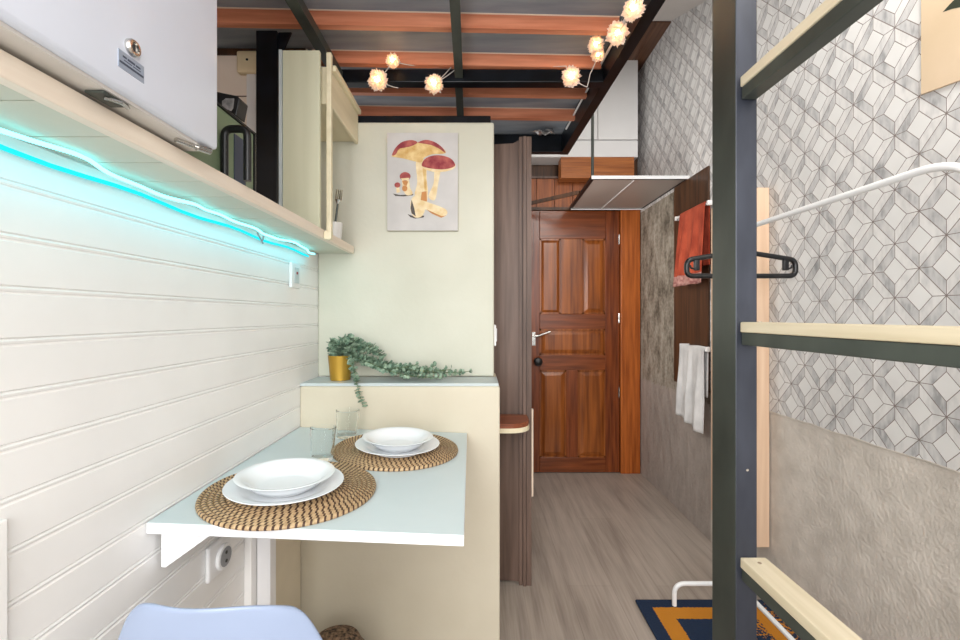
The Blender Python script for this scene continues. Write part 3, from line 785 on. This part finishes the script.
# ================================================================ wall poster on the right wall
def onright(px, py, x=XR - .012):
    y = x * F / (px - CX); return Vector((x, y, H + (CY - py) * y / F))
A0 = onright(921, 94.5); B0 = onright(960, 80)
po = thing('poster', 'beige poster with a dark green leaf hanging on the patterned wallpaper', 'poster', (XR - .01, .95, 2.0))
d = (B0 - A0).normalized(); u = Vector((0, d.z, -d.y)); u = u if u.z > 0 else -u
q0 = A0; q1 = A0 + d * .42; q2 = q1 + Vector((0, 0, .60)); q3 = q0 + Vector((0, 0, .60))
b = bmesh.new(); poly_prism(b, [q0, q1, q2, q3], (.0075, 0, 0)); obj('sheet', b, M['poster'], po)
b = bmesh.new(); lp = [(942.5, 12.2), (949, 5), (960, -6), (985, -30), (1010, -70), (1000, -30), (985, -4), (966, 6), (952, 9)]
f = b.faces.new([b.verts.new(onright(x, y, XR - .0125)) for x, y in lp]); obj('leaf_print', b, M['leaf_ink'], po)

# ================================================================ table and what stands on it
TILT = math.atan(.0356)
def tz(x): return .765 - .0356 * (x + .62)
tb = thing('folding_wall_table', 'white drop leaf wall table laid for two against the beaded wall', 'table', (-.33, 1.17, 0))
b = bmesh.new()
corners = [(-.6185, .82), (-.026, .815), (-.038, 1.527), (-.6185, 1.527)]
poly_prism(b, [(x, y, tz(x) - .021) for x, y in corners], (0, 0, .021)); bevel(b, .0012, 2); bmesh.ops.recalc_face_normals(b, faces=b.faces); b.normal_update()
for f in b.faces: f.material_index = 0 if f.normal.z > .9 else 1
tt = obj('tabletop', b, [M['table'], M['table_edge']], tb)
b = bmesh.new(); poly_prism(b, [(-.612, .85, .742), (-.612, .85, .665), (-.604, .85, .664), (-.50, .85, .7385)], (0, .018, 0)); obj('bracket', b, M['table_edge'], tb)
b = bmesh.new(); box(b, -.598, -.562, 1.19, 1.225, 0.0, .738); bevel(b, .002); obj('leg', b, M['table_edge'], tb)
b = bmesh.new(); box(b, -.598, -.57, 1.226, 1.50, .655, .737); obj('apron', b, M['table_edge'], tb)
b = bmesh.new(); box(b, -.5985, -.5955, 1.1865, 1.1895, .30, .36); obj('hinge', b, M['chrome'], tb)

def on_table(x, y, h=0): return (x, y, tz(x) + h)
tilt = (0, TILT, 0)
Rm = .182
def placemat(x, y, label):
    b = bmesh.new(); prof = [(.0004, .0062)]; n = int(Rm / RING)
    for i in range(n + 1):
        for k in range(6):
            t = k / 6; r = (i + t) * RING
            if r <= .0005 or r > Rm: continue
            prof.append((r, .0055 + .0035 * math.sin(PI * t)))
    prof += [(Rm, .0055), (Rm + .001, .003), (Rm, 0), (.0004, 0)]
    lathe(b, prof, 96, (0, 0, .0008), True, True)
    return single('placemat', b, M['rattan'], label, 'placemat', 'rattan placemats on the table', smooth=True, loc=on_table(x, y), rot=tilt, local=True)
pm1 = placemat(-.415, .983, 'round woven rattan placemat at the near end of the table')
pm2 = pm1.copy(); C.objects.link(pm2); pm2.location = on_table(-.242, 1.307); pm2['label'] = 'round woven rattan placemat at the far end of the table'
pm2.rotation_euler = (0, TILT, 0)
def plate(x, y, label):
    b = bmesh.new()
    lathe(b, [(.0004, .004), (.070, .004), (.080, .006), (.090, .0125), (.105, .017), (.1195, .0205), (.1205, .0215), (.1195, .0225), (.105, .0195), (.090, .0155), (.080, .0095), (.072, .0075), (.0004, .0072)][::-1][::-1], 72)
    lathe(b, [(.066, .0), (.070, .0), (.070, .0045), (.066, .0045)], 48, (0, 0, 0), False)
    return single('dinner_plate', b, M['china'], label, 'plate', 'dinner plates on the placemats', smooth=True, loc=on_table(x, y, .0105), rot=tilt, local=True)
def soup(x, y, label):
    b = bmesh.new()
    lathe(b, [(.0004, .003), (.052, .003), (.062, .005), (.078, .018), (.088, .0275), (.0985, .0315), (.1008, .0330), (.0985, .0340), (.087, .0308), (.076, .022), (.060, .0085), (.050, .0065), (.0004, .006)], 72)
    lathe(b, [(.048, 0), (.052, 0), (.052, .0035), (.048, .0035)], 48, (0, 0, 0), False)
    return single('soup_plate', b, M['china'], label, 'bowl', 'soup plates stacked on the dinner plates', smooth=True, loc=on_table(x, y, .0105 + .0081), rot=tilt, local=True)
pl = plate(-.418, .957, 'flat white dinner plate under the soup plate at the near table end')
pl2 = pl.copy(); C.objects.link(pl2); pl2.location = on_table(-.233, 1.276, .0105); pl2['label'] = 'flat white dinner plate under the soup plate at the far table end'
so = soup(-.418, .957, 'deep white soup plate on the dinner plate nearest the viewer')
so2 = so.copy(); C.objects.link(so2); so2.location = on_table(-.233, 1.276, .0186); so2['label'] = 'deep white soup plate on the farther dinner plate near the ledge'
def tumbler(x, y, r, h, label):
    b = bmesh.new()
    lathe(b, [(.0004, 0), (r * .8, 0), (r * .82, .002), (r, h), (r - .0022, h + .0006), (r * .80 - .001, .012), (.0004, .011)], 40)
    return single('drinking_glass', b, M['glass'], label, 'glass', 'clear drinking glasses on the table', smooth=True, loc=on_table(x, y, .0006), rot=tilt, local=True)
tumbler(-.425, 1.20, .034, .088, 'clear drinking glass standing between the two placemats')
tumbler(-.425, 1.425, .037, .087, 'clear drinking glass standing behind the other, nearest the ledge')

# ================================================================ plant on the ledge
plant = thing('trailing_plant', 'grey green trailing plant in a gold pot on the chimney ledge', 'plant', (-.505, 1.615, .916))
pc = Vector((-.505, 1.615, .9165))
b = bmesh.new(); lathe(b, [(.034, 0), (.036, .001), (.0435, .085), (.0445, .09), (.0425, .09), (.040, .08), (.034, .075)], 36, pc, True, False)
pt = obj('pot', b, M['gold'], plant, smooth=True)
b = bmesh.new(); lathe(b, [(.0402, .078), (.02, .081), (.0005, .082)], 24, pc, False, True); obj('soil', b, M['soil'], plant)
stems = []; rnd = random.Random(3)
top = pc + Vector((0, 0, .08))
def bez(p, q, r, s, n=22): return [p * (1 - t) ** 3 + q * 3 * t * (1 - t) ** 2 + r * 3 * t * t * (1 - t) + s * t ** 3 for t in [k / n for k in range(n + 1)]]
V3 = Vector
# the long branch along the ledge
for i, (ex, ez, ey) in enumerate(((-.03, .945, 1.63), (-.10, .955, 1.60), (-.07, .935, 1.65), (-.16, .965, 1.62), (-.22, .975, 1.58), (-.25, .96, 1.65), (-.12, .932, 1.57), (-.20, .94, 1.66))):
    stems.append((bez(top + V3((.01, 0, 0)), top + V3((.07, rnd.uniform(-.02, .02), .035)), V3((-.40 + .03 * (i % 4), ey, .915 + .012 * (i % 3))), V3((ex, ey, ez)), 40), .0105))
for k in range(14):
    a = rnd.uniform(0, 2 * PI); l = rnd.uniform(.04, .075)
    e = top + V3((math.cos(a) * l * .62 + .004, math.sin(a) * l * .55, rnd.uniform(.01, .065)))
    stems.append((bez(top, top + V3((0, 0, .03)), e + V3((0, 0, .01)), e, 14), .0125))
for k in range(5):
    e = top + V3((.05 + .025 * k, rnd.uniform(-.03, .03), .05 - .012 * k + rnd.uniform(-.01, .012))); stems.append((bez(top, top + V3((.02, 0, .05)), e + V3((-.02, 0, .03)), e, 18), .012))
stems.append((bez(top + V3((.03, -.02, 0)), V3((-.43, 1.53, 1.01)), V3((-.425, 1.508, .93)), V3((-.395, 1.512, .842)), 26), .010))
b = bmesh.new(); bs = bmesh.new()
def leaf(bm, p, d, n, r):
    d = d.normalized(); s = d.cross(n)
    if s.length < 1e-4: return
    s.normalize(); n = s.cross(d)
    c = bm.verts.new(p + d * r * .9 - n * r * .14); ring = []
    for k in range(7):
        a = PI + 2 * PI * k / 7; ring.append(bm.verts.new(p + d * (r * .95 + r * math.cos(a)) + s * r * .8 * math.sin(a) + n * r * .12 * math.cos(2 * a)))
    for k in range(7): bm.faces.new((c, ring[k], ring[(k + 1) % 7]))
def okp(p, r):
    return not (p.y > 1.70 - r * 1.2 or (p.z < .9165 + r * .9 and p.y > 1.53 - r * 1.6) or p.x < XL + r * 2)
for pts, r in stems:
    pts = [V3((p.x, min(p.y, 1.685), max(p.z, .921) if p.y > 1.525 else p.z)) for p in pts]
    tube(bs, pts, .0012, 5)
    for i in range(2, len(pts)):
        t = (pts[i] - pts[i - 1]); t = t.normalized() if t.length > 1e-6 else V3((1, 0, 0))
        for q in range(4):
            ax = V3((rnd.uniform(-1, 1), rnd.uniform(-1, 1), rnd.uniform(-1, 1))); dd = (ax - t * ax.dot(t)).normalized() + t * .35
            rr = r * rnd.uniform(.6, 1.0)
            tip = pts[i] + dd.normalized() * rr * 2
            if okp(tip, rr * .5) and okp(pts[i], 0): leaf(b, pts[i], dd, V3((rnd.uniform(-.5, .5), rnd.uniform(-.9, .2), 1)), rr)
obj('foliage', b, M['leaf'], plant, fix=False, smooth=True); obj('stems', bs, M['stem'], plant)

# ================================================================ chair at the table
ch = thing('shell_chair', 'pale blue plastic shell chair tucked at the near end of the table', 'chair', (-.336, .535, 0), (0, 0, math.radians(2.5)))
profile = [(0, .800), (.003, .790), (.006, .772), (.012, .74), (.024, .66), (.040, .57), (.062, .50), (.100, .455), (.15, .437), (.22, .430), (.30, .437), (.35, .440), (.375, .425)]
half = [.096, .110, .121, .135, .160, .185, .200, .207, .210, .212, .208, .195, .17]
b = bmesh.new(); nu = 24; rows = []
for (py, pz), hw in zip(profile, half):
    row = []
    for k in range(nu + 1):
        u = -1 + 2 * k / nu; back = max(0, min(1, (pz - .44) / .30)) if py < .12 else 0
        row.append(b.verts.new((hw * u, py + back * .035 * abs(u) ** 2.2, pz + (1 - back) * .035 * abs(u) ** 3 - ((.022 * abs(u) ** 3) if u > 0 else (.015 * abs(u) ** 6)) * back - .006 * back)))
    rows.append(row)
for A_, B_ in zip(rows, rows[1:]):
    for k in range(nu): b.faces.new((A_[k], A_[k + 1], B_[k + 1], B_[k]))
shell = obj('shell', b, M['chair'], ch, local=True, smooth=True)
md = shell.modifiers.new('thick', 'SOLIDIFY'); md.thickness = .006; md.offset = 0
md = shell.modifiers.new('sub', 'SUBSURF'); md.levels = 1; md.render_levels = 2
for sx in (-1, 1):
    for (ya, yb) in ((.13, .03), (.28, .38)):
        b = bmesh.new(); tube(b, [(sx * .10, ya, .4265), (sx * .13, ya + (yb - ya) * .3, .30), (sx * .20, yb, .0)], [.017, .015, .010], 14); obj('leg', b, M['beech'], ch, local=True, smooth=True)
b = bmesh.new(); beam(b, (-.10, .14, .408), (.10, .14, .408), .02, .012); obj('crossbar', b, M['steel'], ch, local=True)
b = bmesh.new(); beam(b, (-.10, .27, .408), (.10, .27, .408), .02, .012); obj('crossbar', b, M['steel'], ch, local=True)

# dark basket on the floor below the table
bk = thing('woven_basket', 'dark brown woven basket on the floor below the table behind the chair', 'basket', (-.43, 1.33, 0))
b = bmesh.new(); prof = []
for i in range(15):
    t = i / 14; prof.append((.085 + .025 * math.sin(t * PI) + .003 * (i % 2), .002 + t * .135))
prof += [(.07, .168), (.04, .180), (.0005, .184)]
lathe(b, prof, 40, (-.43, 1.33, 0), True, True); obj('body', b, M['basket'], bk, smooth=True)

# ================================================================ right: steel ladder frame
lad = thing('steel_ladder', 'tall black steel post with wooden topped rungs at the loft edge', 'ladder', (.58, .95, 0))
def post_bm(y0, y1):
    b = bmesh.new(); box(b, .556, .603, y0, y1, 0, 2.495); bevel(b, .0025, 2)
    for f in b.faces: f.material_index = 1 if f.normal.y < -.5 else 0  # faces toward the camera side take the bluer steel tone
    return b
obj('post', post_bm(.95, 1.046), [M['steel_grey'], M['steel_blue']], lad)
obj('post', post_bm(.16, .245), [M['steel_grey'], M['steel_blue']], lad)
for z in (.63, 1.137, 1.665):
    b = bmesh.new(); box(b, .5675, .600, .247, .9485, z - .049, z - .0225); bevel(b, .002)
    r = obj('rung', b, M['steel_grey'], lad)
    b = bmesh.new(); box(b, .565, .620, .247, .949, z - .022, z); bevel(b, .0025)
    for v in b.verts: v.co -= Vector(lad.location)
    obj('wooden_tread', b, M['pine'], r, local=True)
    b = bmesh.new(); lathe(b, [(.004, 0), (.004, .001), (.0005, .001)], 12, Vector((.592, .925, z + .0002)) - Vector(lad.location), True, True); obj('screw', b, M['chrome'], r, local=True)
b = bmesh.new(); lathe_y(b, [(.003, 0), (.003, .001), (.0004, .001)], Vector((.581, .9495, H + (CY - 470) * .95 / F)), 10); obj('screw', b, M['chrome'], lad)

# pale board behind the ladder
wb = thing('wooden_board', 'pale pine board fixed upright on the right wall behind the steel post', 'board', (1.16, 1.96, .2))
obj('front_frame', bbox(1.133, 1.184, 1.787, 1.80, .21, 1.672, .002), M['pine_z'], wb)
obj('panel', bbox(1.137, 1.184, 1.8005, 2.125, .212, 1.67, .001), M['pine_z'], wb)
obj('rear_frame', bbox(1.133, 1.184, 2.1255, 2.14, .21, 1.672, .002), M['pine_z'], wb)

# ================================================================ clothes rack, hanger, rug
rx0, rx1, ry0, ry1 = .632, 1.165, .80, 1.77
b = bmesh.new(); box(b, rx0, rx1, ry0, ry1, .001, .011); bevel(b, .003)
single('rug', b, rug_mat(rx0 - .0, rx1, ry0, ry1), 'navy blue rug with an orange border on the floor under the clothes rack', 'rug')
bpy.data.objects['rug']['label'] = 'navy blue rug with an orange border on the floor under the clothes rack'
RX = .97; Z0 = .0125; RT = .0088
rk = thing('clothes_rack', 'white metal clothes rack behind the steel post by the wallpapered wall', 'clothes rack', (RX, 1.3, 0))
for y in (1.73, .828):
    b = bmesh.new(); tube(b, arc_path([(.772, y, Z0), (.772, y, .098), (1.165, y, .098), (1.165, y, Z0)], .05, 8), RT, 14); obj('foot', b, M['rack'], rk, smooth=True)
    b = bmesh.new(); tube(b, arc_path([(RX, y, .10), (RX, y, 1.47 - (0 if y > 1 else .01)), (RX, y - (.10 if y > 1 else -.0), 1.47)], .03, 6)[:8], RT, 14) if False else tube(b, [(RX, y, .10), (RX, y, 1.32 if y > 1 else 1.11)], RT, 14)
    obj('upright', b, M['rack'], rk, smooth=True)
b = bmesh.new(); tube(b, arc_path([(RX, 1.73, 1.31), (RX, 1.73, 1.468), (RX, .828, 1.468), (RX, .828, 1.10)], .145, 14), RT, 14); obj('rail', b, M['rack'], rk, smooth=True)
b = bmesh.new(); tube(b, [(RX, 1.725, .15), (RX, .833, .15)], .0085, 12); obj('lower_bar', b, M['rack'], rk, smooth=True)
hg = thing('coat_hanger', 'black plastic coat hanger hanging on the white rack behind the steel post', 'hanger', (.955, 1.60, 1.47))
hx, hy = .958, 1.60
zl = at(0, 276, hy).z; zc_ = at(0, 266, hy).z
xl_, xr2 = at(685, 0, hy).x, at(797, 0, hy).x
b = bmesh.new(); cz = 1.385
tube(b, arc_path([(hx - .02, hy, zl), (xl_ + .006, hy, zl), (xl_ + .006, hy, zc_ + .022), (hx, hy, cz), (xr2 - .006, hy, zc_ + .022), (xr2 - .006, hy, zl), (hx + .02, hy, zl), (hx - .02, hy, zl)], .024, 8), .0092, 12)
obj('frame', b, M['black_plastic'], hg, smooth=True)
b = bmesh.new()
pts = [(hx, hy, cz), (hx, hy, cz + .035)] + [(hx + .0 + .030 * math.sin(a), hy, 1.452 + .0305 + .030 * -math.cos(a) + .0) for a in [0.0]]
hook = [Vector((hx, hy, cz - .004)), Vector((hx, hy, 1.43))]
for k in range(0, 13):
    a = math.radians(-60 + 20 * k); hook.append(Vector((RX - .0 + .0235 * -math.cos(a) , hy, 1.462 + .0235 * math.sin(a))))
tube(b, hook, .0035, 10); obj('hook', b, M['chrome'], hg, smooth=True)
for sx, x in ((-1, xl_ + .042), (1, xr2 - .042)):
    b = bmesh.new(); zt2 = zc_ + .028
    box(b, x - .010, x + .010, hy - .006, hy + .006, zl + .020, zt2 - .002); bevel(b, .003)
    tube(b, [(x + sx * .010, hy, zl + .026), (x + sx * .021, hy, zl + .030), (x + sx * .024, hy, zl + .040)], .0035, 8)
    obj('strap_notch', b, M['black_plastic'], hg, smooth=True)

# ================================================================ towels on rails
def rail_thing(z, y0, y1, label, gx=1.128):
    t = thing('towel_rail', label, 'rail', (1.15, (y0 + y1) / 2, z), group='towel rails on the brown wall panel')
    b = bmesh.new(); tube(b, [(gx, y0, z), (gx, y1, z)], .006, 12); obj('bar', b, M['white_plastic'], t, smooth=True)
    for y in (y0 + .008, y1 - .008):
        b = bmesh.new(); box(b, gx - .006, XR - .0175, y - .009, y + .009, z - .012, z + .012); bevel(b, .003); obj('bracket', b, M['white_plastic'], t)
    return t
rail_thing(1.704, 2.145, 2.512, 'slim white upper towel rail on the dark brown panel holding the orange towel')
rail_thing(.985, 2.17, 2.452, 'slim white lower towel rail on the dark brown panel holding the white towel')
def towel(name, label, y0, y1, z, front, back, mat, seed, flare, hem=None, gx=1.128, sp=.05):
    t = thing(name, label, 'towel', (gx, (y0 + y1) / 2, z)); rnd = random.Random(seed)
    ny = 36; ns = 40; b = bmesh.new(); G_ = []
    for j in range(ns + 1):
        s = j / ns * (front + back + .035); row = []
        for i in range(ny + 1):
            v = i / ny; y = y0 + (y1 - y0) * v
            fr = front + flare * v
            tot = fr + back + .035; q = j / ns * tot
            wav = .010 * math.sin(v * 17 + seed) + .006 * math.sin(v * 31 + seed * 2)
            if q < back: x = gx + .0125; zz = z - (back - q); k = (back - q) / back; x += .006 * wav / .01 * k * .4
            elif q < back + .035:
                a = (q - back) / .035 * PI; x = gx + .0125 * math.cos(a); zz = z + .0115 * math.sin(a)
            else:
                k = (q - back - .035) / fr; x = gx - .0125 - wav * min(1, k * 1.6) - .014 * k; zz = z - (q - back - .035); y += (v - .5) * sp * k + .03 * k * (1 if seed == 2 else 0)
            row.append(b.verts.new((x, y, zz)))
        G_.append(row)
    for j in range(ns):
        for i in range(ny):
            f = b.faces.new((G_[j][i], G_[j][i + 1], G_[j + 1][i + 1], G_[j + 1][i]))
            if hem and j >= ns - 3: f.material_index = 1
    o = obj('cloth', b, [mat, hem] if hem else mat, t, smooth=True)
    md = o.modifiers.new('thick', 'SOLIDIFY'); md.thickness = .005; md.offset = 0
    return t
towel('orange_towel', 'orange towel with pinkish hem folded over the upper rail', 2.165, 2.43, 1.704, .39, .30, M['orange_towel'], 2, .0, M['towel_hem'])
towel('white_towel', 'crumpled white towel hanging over the lower rail', 2.18, 2.43, .985, .42, .24, M['white_towel'], 5, -.05, sp=.0)

# ================================================================ suspended glass rack over the hall
gr = thing('glass_rack', 'smoked glass rack in a metal frame hung above the wooden door', 'rack', (.9, 2.84, 1.93))
b = bmesh.new(); zr = 1.932
pn = [(.648, 2.49), (1.187, 2.49), (1.187, 3.185), (.67, 3.185)]
for i in range(4):
    p, q = pn[i], pn[(i + 1) % 4]; beam(b, (p[0], p[1], zr), (q[0], q[1], zr), .018, .018)
fr = obj('frame', b, M['steel'], gr)
b = bmesh.new(); poly_prism(b, [(.655, 2.497, zr - .006), (1.182, 2.497, zr - .006), (1.182, 3.178, zr - .006), (.676, 3.178, zr - .006)], (0, 0, .005)); obj('glass_pane', b, M['smoke'], gr)
b = bmesh.new(); box(b, .64, 1.187, 2.477, 2.4805, zr - .010, zr + .0085); obj('front_trim', b, M['rack'], gr)
b = bmesh.new(); box(b, .67, 1.187, 3.170, 3.1755, zr - .016, zr - .009); obj('rear_trim', b, M['rack'], gr)
b = bmesh.new(); tube(b, [(.648, 2.49, zr + .009), (.648, 2.49, 2.86)], .0085, 10); obj('hanging_rod', b, M['steel_grey'], gr, smooth=True)
b = bmesh.new(); beam(b, (.25, 3.16, zr), (.642, 2.78, zr), .012, .024); obj('brace', b, M['brown'], gr)
b = bmesh.new(); beam(b, (.885, 2.50, zr - .013), (.885, 3.17, zr - .013), .006, .004); obj('glazing_bar', b, M['rack'], gr)

# ================================================================ light
def area(name, loc, target, sx, sy, power, col):
    l = D.lights.new(name, 'AREA'); l.shape = 'RECTANGLE'; l.size = sx; l.size_y = sy; l.energy = power; l.color = col
    o = D.objects.new(name, l); C.objects.link(o); o.location = loc
    o.rotation_euler = (Vector(target) - Vector(loc)).to_track_quat('-Z', 'Y').to_euler(); return o
area('window_light', (.40, -1.15, 1.85), (.3, 2, 1.1), 1.7, 1.7, 41, (1, .99, .985))
area('side_fill', (-.50, -.75, 1.35), (1.19, 1.6, .9), .9, 1.3, 36, (1, .985, .965))  # added fill lamp behind the camera, brightens the right wall
area('overhead_fill', (.80, .75, 2.42), (.80, 3.2, .7), .55, .5, 13, (1, .96, .9))  # added fill under the closed ceiling, brightens the hall and door
area('hall_top_fill', (.62, 2.35, 2.74), (.95, 2.75, .3), .3, .3, 1.6, (1, .95, .88))  # unseen fill lamp added above the loft deck to lift the hall
area('hall_side_fill', (.19, 2.55, 1.35), (1.2, 2.55, 1.2), .5, .9, 8, (1, .96, .9))  # unseen fill added behind the timber screen for the far right wall
area('led_glow', (XL + .035, .76, ZS0 - .028), (XL + .03, .76, 0), 1.62, .012, .5, (0, .62, .80)).rotation_euler = (0, 0, PI / 2)
w = D.worlds.new('world'); scene.world = w; w.use_nodes = True
bg = w.node_tree.nodes['Background']; bg.inputs['Color'].default_value = (1, .985, .965, 1); bg.inputs['Strength'].default_value = .9
scene.view_settings.view_transform = 'Standard'; scene.view_settings.look = 'None'; scene.view_settings.exposure = 0
